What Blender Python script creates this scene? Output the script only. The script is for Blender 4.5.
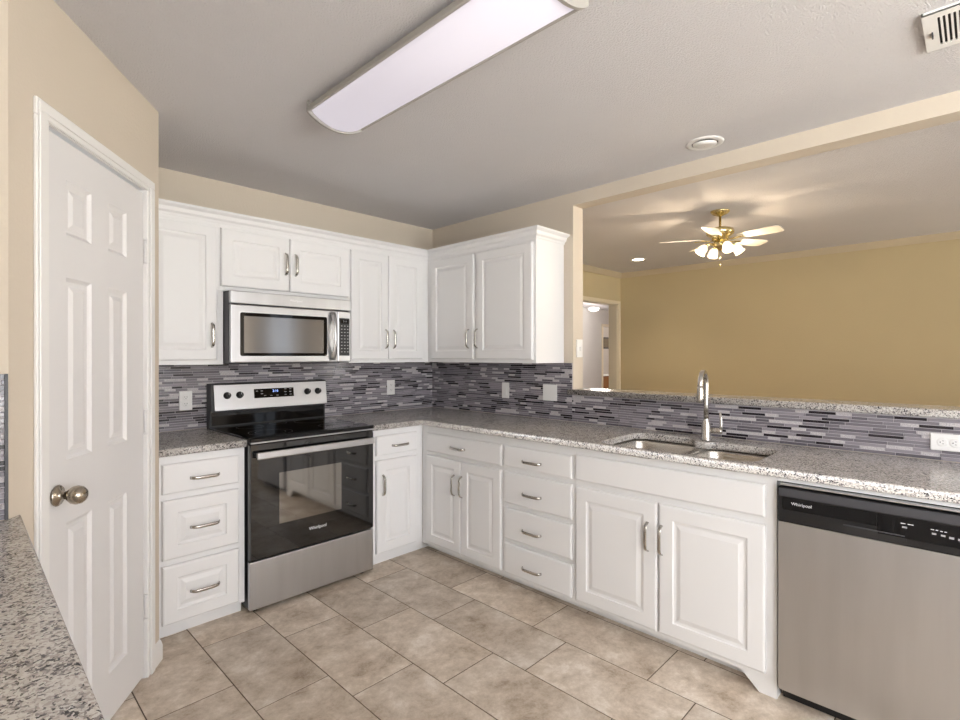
import bpy, bmesh, math, random
from mathutils import Vector, Matrix
for o in list(bpy.data.objects): bpy.data.objects.remove(o)
SC = bpy.context.scene
COL = SC.collection
PI = math.pi
rad = math.radians

# ------------------------------------------------------------------ camera
cd = bpy.data.cameras.new('camera'); cam = bpy.data.objects.new('camera', cd); COL.objects.link(cam)
F_PX = 512.24
cd.sensor_fit = 'HORIZONTAL'; cd.sensor_width = 36.0; cd.lens = F_PX / 960 * 36.0
cd.shift_y = -(360 - 356.34) / 960
cd.clip_start = 0.02
cam.location = (-2.863, -3.366, 1.350)
cam.rotation_euler = (rad(90 - 0.049), rad(0.037), rad(-45.68))
SC.camera = cam

# ------------------------------------------------------------------ colour management, world
SC.view_settings.view_transform = 'Standard'; SC.view_settings.look = 'None'
SC.view_settings.gamma = 1.0; SC.view_settings.use_curve_mapping = False
SC.view_settings.exposure = 0.36
W = bpy.data.worlds.new('sky'); SC.world = W; W.use_nodes = True
bg = W.node_tree.nodes['Background']; bg.inputs[0].default_value = (0.80, 0.88, 1.0, 1); bg.inputs[1].default_value = 1.6

def area(name, loc, rot, sx, sy, power, color=(1, 1, 1)):
    l = bpy.data.lights.new(name, 'AREA'); l.shape = 'RECTANGLE'; l.size = sx; l.size_y = sy
    l.energy = power; l.color = color
    o = bpy.data.objects.new(name, l); COL.objects.link(o); o.location = loc; o.rotation_euler = rot
    return o
# fill lamps playing daylight, set just inside unseen windows added behind the camera
area('fill_breakfast', (-1.9, -6.08, 1.45), (rad(90), 0, 0), 2.4, 1.7, 62, (0.97, 0.985, 1.0))
area('fill_side', (-3.30, -4.95, 1.5), (rad(90), 0, rad(-90)), 1.2, 1.2, 52, (0.95, 0.98, 1.0))
area('fill_living', (2.78, -6.08, 1.4), (rad(90), 0, 0), .6, 1.7, 28, (1.0, 0.96, 0.90))

# added sun through the south windows; its floor patches bounce light up to ceilings
sl = bpy.data.lights.new('sun', 'SUN'); sl.energy = 74; sl.angle = rad(.53); sl.color = (1.0, .98, .95)
so_ = bpy.data.objects.new('sun', sl); COL.objects.link(so_); so_.rotation_euler = (rad(36), 0, rad(0))

# ------------------------------------------------------------------ materials
MATS = {}
def newmat(name):
    m = bpy.data.materials.new(name); m.use_nodes = True; MATS[name] = m
    return m, m.node_tree, m.node_tree.nodes['Principled BSDF']
def srgb(r, g, b):
    f = lambda c: (c/255/12.92) if c/255 <= .04045 else ((c/255+.055)/1.055)**2.4
    return (f(r), f(g), f(b), 1)
def simple(name, col, rough=.5, metal=0, bump=0, bscale=200, spec=None, coat=0, emis=None, estr=0):
    m, nt, b = newmat(name)
    b.inputs['Base Color'].default_value = col; b.inputs['Roughness'].default_value = rough
    b.inputs['Metallic'].default_value = metal
    if spec is not None: b.inputs['Specular IOR Level'].default_value = spec
    if coat: b.inputs['Coat Weight'].default_value = coat; b.inputs['Coat Roughness'].default_value = .05
    if emis: b.inputs['Emission Color'].default_value = emis; b.inputs['Emission Strength'].default_value = estr
    if bump:
        tc = nt.nodes.new('ShaderNodeTexCoord'); n = nt.nodes.new('ShaderNodeTexNoise'); bp = nt.nodes.new('ShaderNodeBump')
        n.inputs['Scale'].default_value = bscale; n.inputs['Detail'].default_value = 4
        nt.links.new(tc.outputs['Object'], n.inputs['Vector']); nt.links.new(n.outputs['Fac'], bp.inputs['Height'])
        bp.inputs['Strength'].default_value = bump; bp.inputs['Distance'].default_value = .004
        nt.links.new(bp.outputs['Normal'], b.inputs['Normal'])
    return m
def wallpaint(name, col, bump=.35, scale=90, rough=.75, dist=.004):
    m, nt, b = newmat(name)
    tc = nt.nodes.new('ShaderNodeTexCoord')
    n = nt.nodes.new('ShaderNodeTexNoise'); n.inputs['Scale'].default_value = scale; n.inputs['Detail'].default_value = 3; n.inputs['Roughness'].default_value = .55
    n2 = nt.nodes.new('ShaderNodeTexNoise'); n2.inputs['Scale'].default_value = 3; n2.inputs['Detail'].default_value = 2
    mx = nt.nodes.new('ShaderNodeMixRGB'); mx.inputs['Color1'].default_value = col
    mx.inputs['Color2'].default_value = tuple(c*.95 for c in col[:3]) + (1,)
    bp = nt.nodes.new('ShaderNodeBump'); bp.inputs['Strength'].default_value = bump; bp.inputs['Distance'].default_value = dist
    nt.links.new(tc.outputs['Object'], n.inputs['Vector']); nt.links.new(tc.outputs['Object'], n2.inputs['Vector'])
    nt.links.new(n2.outputs['Fac'], mx.inputs['Fac']); nt.links.new(mx.outputs['Color'], b.inputs['Base Color'])
    nt.links.new(n.outputs['Fac'], bp.inputs['Height']); nt.links.new(bp.outputs['Normal'], b.inputs['Normal'])
    b.inputs['Roughness'].default_value = rough
    return m
def ramp(nt, stops, interp='LINEAR'):
    r = nt.nodes.new('ShaderNodeValToRGB'); cr = r.color_ramp; cr.interpolation = interp
    while len(cr.elements) < len(stops): cr.elements.new(.5)
    for e, (p, c) in zip(cr.elements, stops): e.position = p; e.color = c
    return r
def granite(name, tint=1.0):
    m, nt, b = newmat(name)
    tc = nt.nodes.new('ShaderNodeTexCoord')
    nz = nt.nodes.new('ShaderNodeTexNoise'); nz.inputs['Scale'].default_value = 120; nz.inputs['Detail'].default_value = 3
    add = nt.nodes.new('ShaderNodeMixRGB'); add.blend_type = 'ADD'; add.inputs['Fac'].default_value = .012
    nt.links.new(tc.outputs['Object'], nz.inputs['Vector']); nt.links.new(tc.outputs['Object'], add.inputs['Color1']); nt.links.new(nz.outputs['Color'], add.inputs['Color2'])
    v = nt.nodes.new('ShaderNodeTexVoronoi'); v.inputs['Scale'].default_value = 235
    nt.links.new(add.outputs['Color'], v.inputs['Vector'])
    sep = nt.nodes.new('ShaderNodeSeparateColor'); nt.links.new(v.outputs['Color'], sep.inputs['Color'])
    big = nt.nodes.new('ShaderNodeTexNoise'); big.inputs['Scale'].default_value = 16; big.inputs['Detail'].default_value = 4
    nt.links.new(tc.outputs['Object'], big.inputs['Vector'])
    # fold slow variation into the crystal lottery so dark grains cluster
    ma = nt.nodes.new('ShaderNodeMath'); ma.operation = 'MULTIPLY_ADD'; ma.inputs[1].default_value = .55; ma.inputs[2].default_value = -.275
    nt.links.new(big.outputs['Fac'], ma.inputs[0])
    ad = nt.nodes.new('ShaderNodeMath'); ad.operation = 'ADD'; nt.links.new(sep.outputs[0], ad.inputs[0]); nt.links.new(ma.outputs[0], ad.inputs[1])
    t = tint
    r = ramp(nt, [(0, srgb(202*t, 199*t, 194*t)), (.30, srgb(190*t, 184*t, 178*t)), (.55, srgb(168*t, 161*t, 156*t)),
                  (.72, srgb(140*t, 134*t, 132*t)), (.86, srgb(98*t, 94*t, 96*t)), (.945, srgb(46, 44, 48))], 'CONSTANT')
    nt.links.new(ad.outputs[0], r.inputs['Fac']); nt.links.new(r.outputs['Color'], b.inputs['Base Color'])
    b.inputs['Roughness'].default_value = .18
    return m
def stainless(name, base=(.56, .545, .53, 1), rough=.3, axis=2):
    m, nt, b = newmat(name)
    tc = nt.nodes.new('ShaderNodeTexCoord'); mp = nt.nodes.new('ShaderNodeMapping')
    s = [1500, 1500, 1500]; s[axis] = 5
    mp.inputs['Scale'].default_value = s
    n = nt.nodes.new('ShaderNodeTexNoise'); n.inputs['Scale'].default_value = 1; n.inputs['Detail'].default_value = 2
    nt.links.new(tc.outputs['Object'], mp.inputs['Vector']); nt.links.new(mp.outputs['Vector'], n.inputs['Vector'])
    mr = nt.nodes.new('ShaderNodeMapRange'); mr.inputs['To Min'].default_value = rough - .06; mr.inputs['To Max'].default_value = rough + .08
    nt.links.new(n.outputs['Fac'], mr.inputs['Value']); nt.links.new(mr.outputs['Result'], b.inputs['Roughness'])
    mp2 = nt.nodes.new('ShaderNodeMapping'); s2 = [14, 14, 14]; s2[axis] = 1.2; mp2.inputs['Scale'].default_value = s2
    n2 = nt.nodes.new('ShaderNodeTexNoise'); n2.inputs['Scale'].default_value = 1; n2.inputs['Detail'].default_value = 5
    nt.links.new(tc.outputs['Object'], mp2.inputs['Vector']); nt.links.new(mp2.outputs['Vector'], n2.inputs['Vector'])
    mx = nt.nodes.new('ShaderNodeMixRGB'); mx.inputs['Color1'].default_value = tuple(c*.86 for c in base[:3]) + (1,); mx.inputs['Color2'].default_value = tuple(min(1, c*1.12) for c in base[:3]) + (1,)
    nt.links.new(n2.outputs['Fac'], mx.inputs['Fac']); nt.links.new(mx.outputs['Color'], b.inputs['Base Color'])
    bp = nt.nodes.new('ShaderNodeBump'); bp.inputs['Strength'].default_value = .05; bp.inputs['Distance'].default_value = .0005
    nt.links.new(n.outputs['Fac'], bp.inputs['Height']); nt.links.new(bp.outputs['Normal'], b.inputs['Normal'])
    b.inputs['Metallic'].default_value = 1
    return m
def floortile(name):
    m, nt, b = newmat(name)
    tc = nt.nodes.new('ShaderNodeTexCoord'); at = nt.nodes.new('ShaderNodeAttribute'); at.attribute_name = 'tile_seed'
    sc = nt.nodes.new('ShaderNodeVectorMath'); sc.operation = 'SCALE'; sc.inputs['Scale'].default_value = 37.0
    cmb = nt.nodes.new('ShaderNodeCombineXYZ'); nt.links.new(at.outputs['Fac'], cmb.inputs[0]); nt.links.new(at.outputs['Fac'], cmb.inputs[2])
    nt.links.new(cmb.outputs[0], sc.inputs[0])
    av = nt.nodes.new('ShaderNodeVectorMath'); av.operation = 'ADD'; nt.links.new(tc.outputs['Object'], av.inputs[0]); nt.links.new(sc.outputs[0], av.inputs[1])
    n = nt.nodes.new('ShaderNodeTexNoise'); n.inputs['Scale'].default_value = 6.5; n.inputs['Detail'].default_value = 15; n.inputs['Roughness'].default_value = .78; n.inputs['Distortion'].default_value = .15
    nt.links.new(av.outputs[0], n.inputs['Vector'])
    r = ramp(nt, [(.32, srgb(146, 126, 104)), (.42, srgb(184, 167, 148)), (.54, srgb(210, 195, 178)), (.66, srgb(234, 224, 212))])
    nt.links.new(n.outputs['Fac'], r.inputs['Fac'])
    n3 = nt.nodes.new('ShaderNodeTexNoise'); n3.inputs['Scale'].default_value = 2.2; n3.inputs['Detail'].default_value = 6; n3.inputs['Distortion'].default_value = 2.2
    nt.links.new(av.outputs[0], n3.inputs['Vector'])
    r3 = ramp(nt, [(.485, (0, 0, 0, 1)), (.50, (1, 1, 1, 1)), (.515, (0, 0, 0, 1))])
    nt.links.new(n3.outputs['Fac'], r3.inputs['Fac'])
    mv = nt.nodes.new('ShaderNodeMixRGB'); mv.inputs['Color2'].default_value = srgb(214, 205, 192)
    mf = nt.nodes.new('ShaderNodeMath'); mf.operation = 'MULTIPLY'; mf.inputs[1].default_value = .12
    nt.links.new(r3.outputs['Color'], mf.inputs[0]); nt.links.new(mf.outputs[0], mv.inputs['Fac']); nt.links.new(r.outputs['Color'], mv.inputs['Color1'])
    mr = nt.nodes.new('ShaderNodeMapRange'); mr.inputs['To Min'].default_value = .88; mr.inputs['To Max'].default_value = 1.10
    nt.links.new(at.outputs['Fac'], mr.inputs['Value'])
    mu = nt.nodes.new('ShaderNodeMixRGB'); mu.blend_type = 'MULTIPLY'; mu.inputs['Fac'].default_value = 1
    nt.links.new(mv.outputs['Color'], mu.inputs['Color1']); nt.links.new(mr.outputs['Result'], mu.inputs['Color2'])
    nt.links.new(mu.outputs['Color'], b.inputs['Base Color'])
    b.inputs['Roughness'].default_value = .42
    bp = nt.nodes.new('ShaderNodeBump'); bp.inputs['Strength'].default_value = .15; bp.inputs['Distance'].default_value = .003
    nt.links.new(n.outputs['Fac'], bp.inputs['Height']); nt.links.new(bp.outputs['Normal'], b.inputs['Normal'])
    return m
def speckled(name, c1, c2):
    m, nt, b = newmat(name)
    tc = nt.nodes.new('ShaderNodeTexCoord'); n = nt.nodes.new('ShaderNodeTexNoise'); n.inputs['Scale'].default_value = 260; n.inputs['Detail'].default_value = 3
    nt.links.new(tc.outputs['Object'], n.inputs['Vector']); r = ramp(nt, [(.38, c1), (.62, c2)])
    nt.links.new(n.outputs['Fac'], r.inputs['Fac']); nt.links.new(r.outputs['Color'], b.inputs['Base Color']); b.inputs['Roughness'].default_value = .4
    return m
def paneglass(name):
    m = bpy.data.materials.new(name); m.use_nodes = True; nt = m.node_tree; nt.nodes.clear()
    o = nt.nodes.new('ShaderNodeOutputMaterial'); t = nt.nodes.new('ShaderNodeBsdfTransparent'); g = nt.nodes.new('ShaderNodeBsdfGlossy'); g.inputs['Roughness'].default_value = .02
    f = nt.nodes.new('ShaderNodeFresnel'); f.inputs[0].default_value = 1.45; mx = nt.nodes.new('ShaderNodeMixShader')
    nt.links.new(f.outputs[0], mx.inputs[0]); nt.links.new(t.outputs[0], mx.inputs[1]); nt.links.new(g.outputs[0], mx.inputs[2]); nt.links.new(mx.outputs[0], o.inputs[0])
    MATS[name] = m; return m

M_WALL = wallpaint('tan_wall_paint', srgb(208, 196, 180))
M_WALL2 = wallpaint('warm_lit_wall_paint', srgb(198, 182, 145))  # tan wall paint again, with the living room's warm light put into its colour
M_HALL = wallpaint('hall_paint', srgb(205, 200, 195))
M_CEIL = wallpaint('textured_ceiling_paint', srgb(216, 213, 215), bump=1.0, scale=150, dist=.006)
M_TRIM = simple('trim_paint', srgb(232, 230, 228), .4)
M_TRIMW = simple('cream_trim_paint', srgb(222, 210, 186), .5)
M_CROWN = simple('living_crown_paint', srgb(196, 182, 156), .6)
M_CAB = simple('cabinet_paint', srgb(231, 230, 230), .38)
M_DOOR = simple('door_paint', srgb(224, 222, 222), .42)
M_GRAN = granite('grey_granite')
M_TILE = floortile('beige_stone_tile')
M_GROUT = simple('floor_grout', srgb(98, 84, 70), .9)
M_SS = stainless('stainless', (.55, .55, .56, 1), .34, 2)
M_SSL = stainless('stainless_light', (.58, .58, .59, 1), .36, 0)
M_SINK = stainless('sink_steel', (.50, .475, .44, 1), .26, 1)
M_NICK = simple('brushed_nickel', (.50, .475, .44, 1), .22, 1)
M_KNOB = simple('door_knob_metal', (.43, .38, .31, 1), .2, 1)
M_FAUC = simple('faucet_steel', (.60, .575, .54, 1), .22, 1)
M_BLACK = simple('black_plastic', srgb(22, 22, 24), .35)
M_BGLASS = simple('black_glass', srgb(6, 6, 8), .05, 0, spec=.4)
M_OVWIN = simple('oven_window_glass', (.30, .285, .265, 1), .05, 1)
M_OVDOOR = simple('oven_door_glass', srgb(5, 5, 6), .04, 0, spec=1.0)
M_MWWIN = simple('microwave_window_glass', (.34, .335, .33, 1), .14, 1)
M_DGREY = simple('dark_grey', srgb(64, 64, 68), .45)
M_BTN = simple('button_grey', srgb(160, 160, 162), .5)
M_TXT = simple('printed_white', srgb(225, 225, 228), .4)
M_DIGIT = simple('blue_digits', srgb(120, 150, 220), .5, emis=srgb(150, 180, 255), estr=1.5)
M_PLATE = simple('plate_plastic', srgb(230, 228, 226), .35)
M_SLOT = simple('slot_black', srgb(30, 28, 28), .6)
M_BRASS = simple('polished_brass', (.80, .68, .36, 1), .18, 1)
M_BLADE = simple('fan_blade_white', srgb(226, 218, 205), .4)
M_SHADE = simple('frosted_shade_glass', srgb(255, 244, 225), .3, emis=(1.0, .88, .70, 1), estr=.85)
M_LENS = simple('fluorescent_lens', srgb(150, 146, 150), .7, emis=(.98, .91, 1.0, 1), estr=.46, spec=.2)
M_FIXT = simple('fixture_frame', srgb(168, 164, 158), .45)
M_CANL = simple('can_lamp', (1, 1, 1, 1), .4, emis=(1, .87, .68, 1), estr=9)
M_DOME = simple('hall_dome_glass', (1, 1, 1, 1), .4, emis=(1, .97, .95, 1), estr=1.6)
M_WOOD = simple('honey_wood', srgb(150, 100, 54), .5, bump=.2, bscale=40)
M_PIC = simple('picture_dark', srgb(120, 108, 90), .6)
M_EXT = simple('outside_ground', srgb(150, 150, 140), .9)
M_MG = simple('mosaic_grout', srgb(182, 176, 180), .8)
MOS = [simple('mosaic_glass_a', srgb(112, 107, 113), .18), simple('mosaic_glass_b', srgb(126, 121, 127), .15),
       simple('mosaic_glass_c', srgb(144, 138, 144), .16), simple('mosaic_glass_d', srgb(96, 92, 98), .18),
       simple('mosaic_dark', srgb(34, 29, 35), .15), speckled('mosaic_stone', srgb(162, 157, 159), srgb(206, 200, 201))]
M_GLASS = paneglass('window_glass')

# ------------------------------------------------------------------ frames and helpers
class Fr:
    def __init__(s, ox, oy, rz): s.o = Vector((ox, oy, 0)); s.rz = rz; s.m = Matrix.Translation(s.o) @ Matrix.Rotation(rz, 4, 'Z')
WORLD = Fr(0, 0, 0)
RUNB = Fr(0, 0, -PI/2)                       # along the sink wall: local x = -world y, local -y = into the room
PANT = Fr(-2.232, -.755, rad(54.603))        # diagonal pantry wall, its right corner at local 0

def meshobj(name, bm, mats, parent=None, smooth=False, origin=None):
    if origin is not None: bmesh.ops.translate(bm, verts=bm.verts, vec=-Vector(origin))
    bm.normal_update()
    me = bpy.data.meshes.new(name); bm.to_mesh(me); bm.free()
    if not isinstance(mats, (list, tuple)): mats = [mats]
    for m in mats: me.materials.append(m)
    if smooth:
        for p in me.polygons: p.use_smooth = True
    o = bpy.data.objects.new(name, me); COL.objects.link(o)
    if parent: o.parent = parent
    return o
def setp(o, label=None, cat=None, group=None, kind=None):
    if label: o['label'] = label
    if cat: o['category'] = cat
    if group: o['group'] = group
    if kind: o['kind'] = kind
    return o
class Thing:
    """an Empty at the base of a thing; parts are drawn in the frame's coordinates"""
    def __init__(s, name, label, cat, org, fr=WORLD, group=None):
        s.fr = fr; s.org = Vector(org); s.e = bpy.data.objects.new(name, None); COL.objects.link(s.e)
        s.e.empty_display_size = .05
        s.e.location = fr.m @ s.org; s.e.rotation_euler = (0, 0, fr.rz); setp(s.e, label, cat, group)
    def part(s, name, bm, mat, parent=None, smooth=False, label=None):
        o = meshobj(name, bm, mat, parent or s.e, smooth, s.org)
        if label: o['label'] = label
        return o
def single(name, bm, mat, label=None, cat=None, fr=WORLD, group=None, kind=None, smooth=False, org=(0, 0, 0)):
    o = meshobj(name, bm, mat, None, smooth, org); o.location = fr.m @ Vector(org); o.rotation_euler = (0, 0, fr.rz)
    return setp(o, label, cat, group, kind)
def struct(name, bm, mat, fr=WORLD, smooth=False): return single(name, bm, mat, fr=fr, kind='structure', smooth=smooth)

def NB(): return bmesh.new()
def box(bm, x0, x1, y0, y1, z0, z1, bev=0, seg=1, mi=0):
    x0, x1 = sorted((x0, x1)); y0, y1 = sorted((y0, y1)); z0, z1 = sorted((z0, z1))
    r = bmesh.ops.create_cube(bm, size=1); vs = r['verts']
    for v in vs: v.co = Vector(((x0+x1)/2 + v.co.x*(x1-x0), (y0+y1)/2 + v.co.y*(y1-y0), (z0+z1)/2 + v.co.z*(z1-z0)))
    fs = {f for v in vs for f in v.link_faces}
    for f in fs: f.material_index = mi
    if bev > 0:
        es = list({e for v in vs for e in v.link_edges})
        bmesh.ops.bevel(bm, geom=es, offset=min(bev, .45*min(x1-x0, y1-y0, z1-z0)), segments=seg, affect='EDGES', profile=.5)
    return bm
def B(*a, **k): return box(NB(), *a, **k)
def orient(d):
    d = Vector(d).normalized(); return d.to_track_quat('Z', 'Y').to_matrix()
def lathe(bm, prof, c=(0, 0, 0), axis=(0, 0, 1), seg=24, cap=True, mi=0):
    """prof: (radius, height) list along the axis"""
    R = orient(axis); c = Vector(c); rings = []
    for r, h in prof:
        rings.append([bm.verts.new(c + R @ Vector((r*math.cos(2*PI*k/seg), r*math.sin(2*PI*k/seg), h))) for k in range(seg)])
    for a, b in zip(rings, rings[1:]):
        for k in range(seg):
            f = bm.faces.new((a[k], a[(k+1) % seg], b[(k+1) % seg], b[k])); f.smooth = True; f.material_index = mi
    if cap:
        for rg, flip in ((rings[0], True), (rings[-1], False)):
            f = bm.faces.new(list(reversed(rg)) if flip else rg); f.material_index = mi
    return bm
def tube(bm, pts, rads, seg=12, flat=1.0, up=(0, 0, 1), cap=True):
    """round (or flattened) tube along points; flat squeezes the direction closest to 'up'"""
    pts = [Vector(p) for p in pts]; n = len(pts)
    if not isinstance(rads, (list, tuple)): rads = [rads]*n
    up = Vector(up).normalized(); rings = []
    for i, p in enumerate(pts):
        t = (pts[min(i+1, n-1)] - pts[max(i-1, 0)]).normalized()
        s = t.cross(up)
        if s.length < 1e-3: s = t.cross(Vector((1, 0, 0)))
        s.normalize(); u = s.cross(t).normalized()
        rings.append([bm.verts.new(p + s*rads[i]*math.cos(2*PI*k/seg) + u*rads[i]*flat*math.sin(2*PI*k/seg)) for k in range(seg)])
    for a, b in zip(rings, rings[1:]):
        for k in range(seg):
            f = bm.faces.new((a[k], a[(k+1) % seg], b[(k+1) % seg], b[k])); f.smooth = True
    if cap: bm.faces.new(list(reversed(rings[0]))); bm.faces.new(rings[-1])
    return bm
def sweep(bm, path, prof, close_ends=True):
    """profile of (offset to the right of travel, z) swept along plan path with mitres"""
    P = [Vector((x, y)) for x, y in path]; n = len(P); rows = []
    for i in range(n):
        d0 = (P[i]-P[i-1]).normalized() if i else (P[1]-P[0]).normalized()
        d1 = (P[i+1]-P[i]).normalized() if i < n-1 else d0
        r0 = Vector((d0.y, -d0.x)); r1 = Vector((d1.y, -d1.x)); m = (r0+r1)
        m = m / max(m.dot(r0), .2)
        rows.append([bm.verts.new((P[i].x + m.x*o, P[i].y + m.y*o, z)) for o, z in prof])
    k = len(prof)
    for a, b in zip(rows, rows[1:]):
        for j in range(k): bm.faces.new((a[j], a[(j+1) % k], b[(j+1) % k], b[j]))
    if close_ends: bm.faces.new(list(reversed(rows[0]))); bm.faces.new(rows[-1])
    bmesh.ops.recalc_face_normals(bm, faces=bm.faces)
    return bm
def panelslab(bm, x0, x1, z0, z1, yf, t, panels=(), prof=(), edge=((0, .004), (.004, 0))):
    """door / drawer front facing -y. front plane y=yf, thickness t. panels: (x0,x1,z0,z1). prof: (inset, depth behind front).
    edge: (inset, depth) rings from side to front."""
    def rect(a, b, c, d, y): return [bm.verts.new((a, y, c)), bm.verts.new((b, y, c)), bm.verts.new((b, y, d)), bm.verts.new((a, y, d))]
    def bridge(r, s):
        for k in range(4): bm.faces.new((r[k], r[(k+1) % 4], s[(k+1) % 4], s[k]))
    back = rect(x0, x1, z0, z1, yf+t); bm.faces.new(list(reversed(back)))
    prev = back
    for ins, dep in edge:
        r = rect(x0+ins, x1-ins, z0+ins, z1-ins, yf+dep); bridge(prev, r); prev = r
    ins = edge[-1][0]; dep = edge[-1][1]; yF = yf+dep
    xs = sorted({round(v, 5) for v in [x0+ins, x1-ins] + [p[0] for p in panels] + [p[1] for p in panels]})
    zs = sorted({round(v, 5) for v in [z0+ins, z1-ins] + [p[2] for p in panels] + [p[3] for p in panels]})
    for i in range(len(xs)-1):
        for j in range(len(zs)-1):
            cx, cz = (xs[i]+xs[i+1])/2, (zs[j]+zs[j+1])/2
            if any(p[0] < cx < p[1] and p[2] < cz < p[3] for p in panels): continue
            bm.faces.new(rect(xs[i], xs[i+1], zs[j], zs[j+1], yF))
    for p in panels:
        prev = rect(p[0], p[1], p[2], p[3], yF)
        for ins2, d2 in prof:
            r = rect(p[0]+ins2, p[1]-ins2, p[2]+ins2, p[3]-ins2, yF+d2); bridge(prev, r); prev = r
        bm.faces.new(prev)
    bmesh.ops.remove_doubles(bm, verts=bm.verts, dist=1e-5)
    bmesh.ops.recalc_face_normals(bm, faces=bm.faces)
    return bm
RAISED = ((.004, .005), (.012, .0065), (.016, .0065), (.036, .001))
EDGE = ((0, .006), (.003, .002), (.008, 0))
def text_bm(s, size, depth=.0006):
    c = bpy.data.curves.new('txt', 'FONT'); c.body = s; c.size = size; c.extrude = depth/2; c.align_x = 'CENTER'; c.align_y = 'CENTER'
    o = bpy.data.objects.new('txt', c); COL.objects.link(o); dg = bpy.context.evaluated_depsgraph_get(); dg.update()
    me = bpy.data.meshes.new_from_object(o.evaluated_get(dg)); bm = bmesh.new(); bm.from_mesh(me)
    bpy.data.objects.remove(o); bpy.data.curves.remove(c); bpy.data.meshes.remove(me)
    return bm
def text_front(s, size, x, yf, z):          # lettering lying on a face that looks along -y
    bm = text_bm(s, size); bmesh.ops.transform(bm, matrix=Matrix.Translation((x, yf, z)) @ Matrix.Rotation(PI/2, 4, 'X'), verts=bm.verts); return bm
def fillet(pts, radii, n=8):
    out = []; N = len(pts)
    for i in range(N):
        p = Vector(pts[i]); a = (Vector(pts[i-1])-p); b = (Vector(pts[(i+1) % N])-p); r = radii[i]
        if r <= 0: out.append(p); continue
        an, bn = a.normalized(), b.normalized(); ang = an.angle(bn); t = r/math.tan(ang/2)
        t = min(t, a.length*.49, b.length*.49); r = t*math.tan(ang/2)
        c = p + (an+bn).normalized()*(r/math.sin(ang/2)); s = p+an*t; e = p+bn*t
        v0, v1 = s-c, e-c; tot = v0.angle_signed(v1)
        for k in range(n+1):
            th = -tot*k/n; out.append(c + Vector((v0.x*math.cos(th)-v0.y*math.sin(th), v0.x*math.sin(th)+v0.y*math.cos(th))))
    return out
def plate_bm(loops, z0, z1, bev=0):
    """extruded plan outline with holes (first loop is the outline), rounded by bev"""
    c = bpy.data.curves.new('pl', 'CURVE'); c.dimensions = '2D'; c.fill_mode = 'BOTH'; c.extrude = (z1-z0)/2 - bev; c.bevel_depth = bev; c.bevel_resolution = 2
    c.offset = -bev
    for lp in loops:
        s = c.splines.new('POLY'); s.points.add(len(lp)-1); s.use_cyclic_u = True
        for p, q in zip(s.points, lp): p.co = (q[0], q[1], 0, 1)
    o = bpy.data.objects.new('pl', c); COL.objects.link(o); dg = bpy.context.evaluated_depsgraph_get(); dg.update()
    me = bpy.data.meshes.new_from_object(o.evaluated_get(dg)); bm = bmesh.new(); bm.from_mesh(me)
    bpy.data.objects.remove(o); bpy.data.curves.remove(c); bpy.data.meshes.remove(me)
    bmesh.ops.translate(bm, verts=bm.verts, vec=(0, 0, (z0+z1)/2))
    return bm

H = 2.433; CT = .914; SL = .879
LEFTX = -3.38; BACKY = -6.15; FARX = 3.286; LIVY = .04; TH = .115
UB = 1.303; UT = 2.085

# ------------------------------------------------------------------ the room
# tiled floor: grout bed and individual tiles in one mesh, each tile with its own seed
random.seed(4)
bm = NB(); lay = bm.faces.layers.float.new('tile_seed')
box(bm, LEFTX-.1, TH, BACKY-.1, .1, -.06, -.0015)
for f in bm.faces: f.material_index = 1
offs = {0: -1.163, 1: -1.363, 2: -1.176, 3: -.978, 4: -.79, 5: -1.175, 6: -.97, 7: -.80}
g = .0022
for c in range(-3, 11):
    xa = -.5495 - .3032*c; xb = xa - .3032
    if xb > TH or xa < LEFTX: continue
    y = offs.get(c, -.9 - .19*(c % 3)) + .6055*3
    while y > BACKY:
        a, b_ = y, y-.6055; y = b_
        y1, y0 = min(a, .05), max(b_, BACKY)
        if y1-y0 < .02: continue
        xl, xr = max(xb, LEFTX), min(xa, .06)
        n0 = len(bm.faces); nf = set(bm.faces)
        seed = random.random()
        vs = [bm.verts.new(v) for v in ((xl+g, y0+g, -.0012), (xr-g, y0+g, -.0012), (xr-g, y1-g, -.0012), (xl+g, y1-g, -.0012))]
        ws = [bm.verts.new(v) for v in ((xl+g+.001, y0+g+.001, 0), (xr-g-.001, y0+g+.001, 0), (xr-g-.001, y1-g-.001, 0), (xl+g+.001, y1-g-.001, 0))]
        fs = [bm.faces.new(ws)] + [bm.faces.new((vs[k], vs[(k+1) % 4], ws[(k+1) % 4], ws[k])) for k in range(4)]
        for f in fs: f[lay] = seed
struct('floor', bm, [M_TILE, M_GROUT])
struct('floor', B(TH, 11.5, BACKY-.1, 6.0, -.06, 0), M_TILE)
# ceiling
struct('ceiling', B(LEFTX-.1, TH/2, BACKY-.1, .12, H, H+.1), M_CEIL)
struct('ceiling', B(TH/2, 11.5, BACKY-.1, 6.0, H, H+.1), M_CEIL)
# kitchen back wall (range wall)
struct('wall_back', B(-2.232-.1, TH, 0, .12, 0, H), M_WALL)
# sink wall: full height to the opening, half wall beyond, header above
bm = NB(); box(bm, 0, TH, -1.434, 0, 0, H); box(bm, 0, TH, -4.9, -1.434, 0, 1.092); box(bm, 0, TH, -4.9, -1.434, 2.348, H); box(bm, 0, TH, BACKY, -4.9, 0, H)
struct('wall_right', bm, M_WALL)
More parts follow.
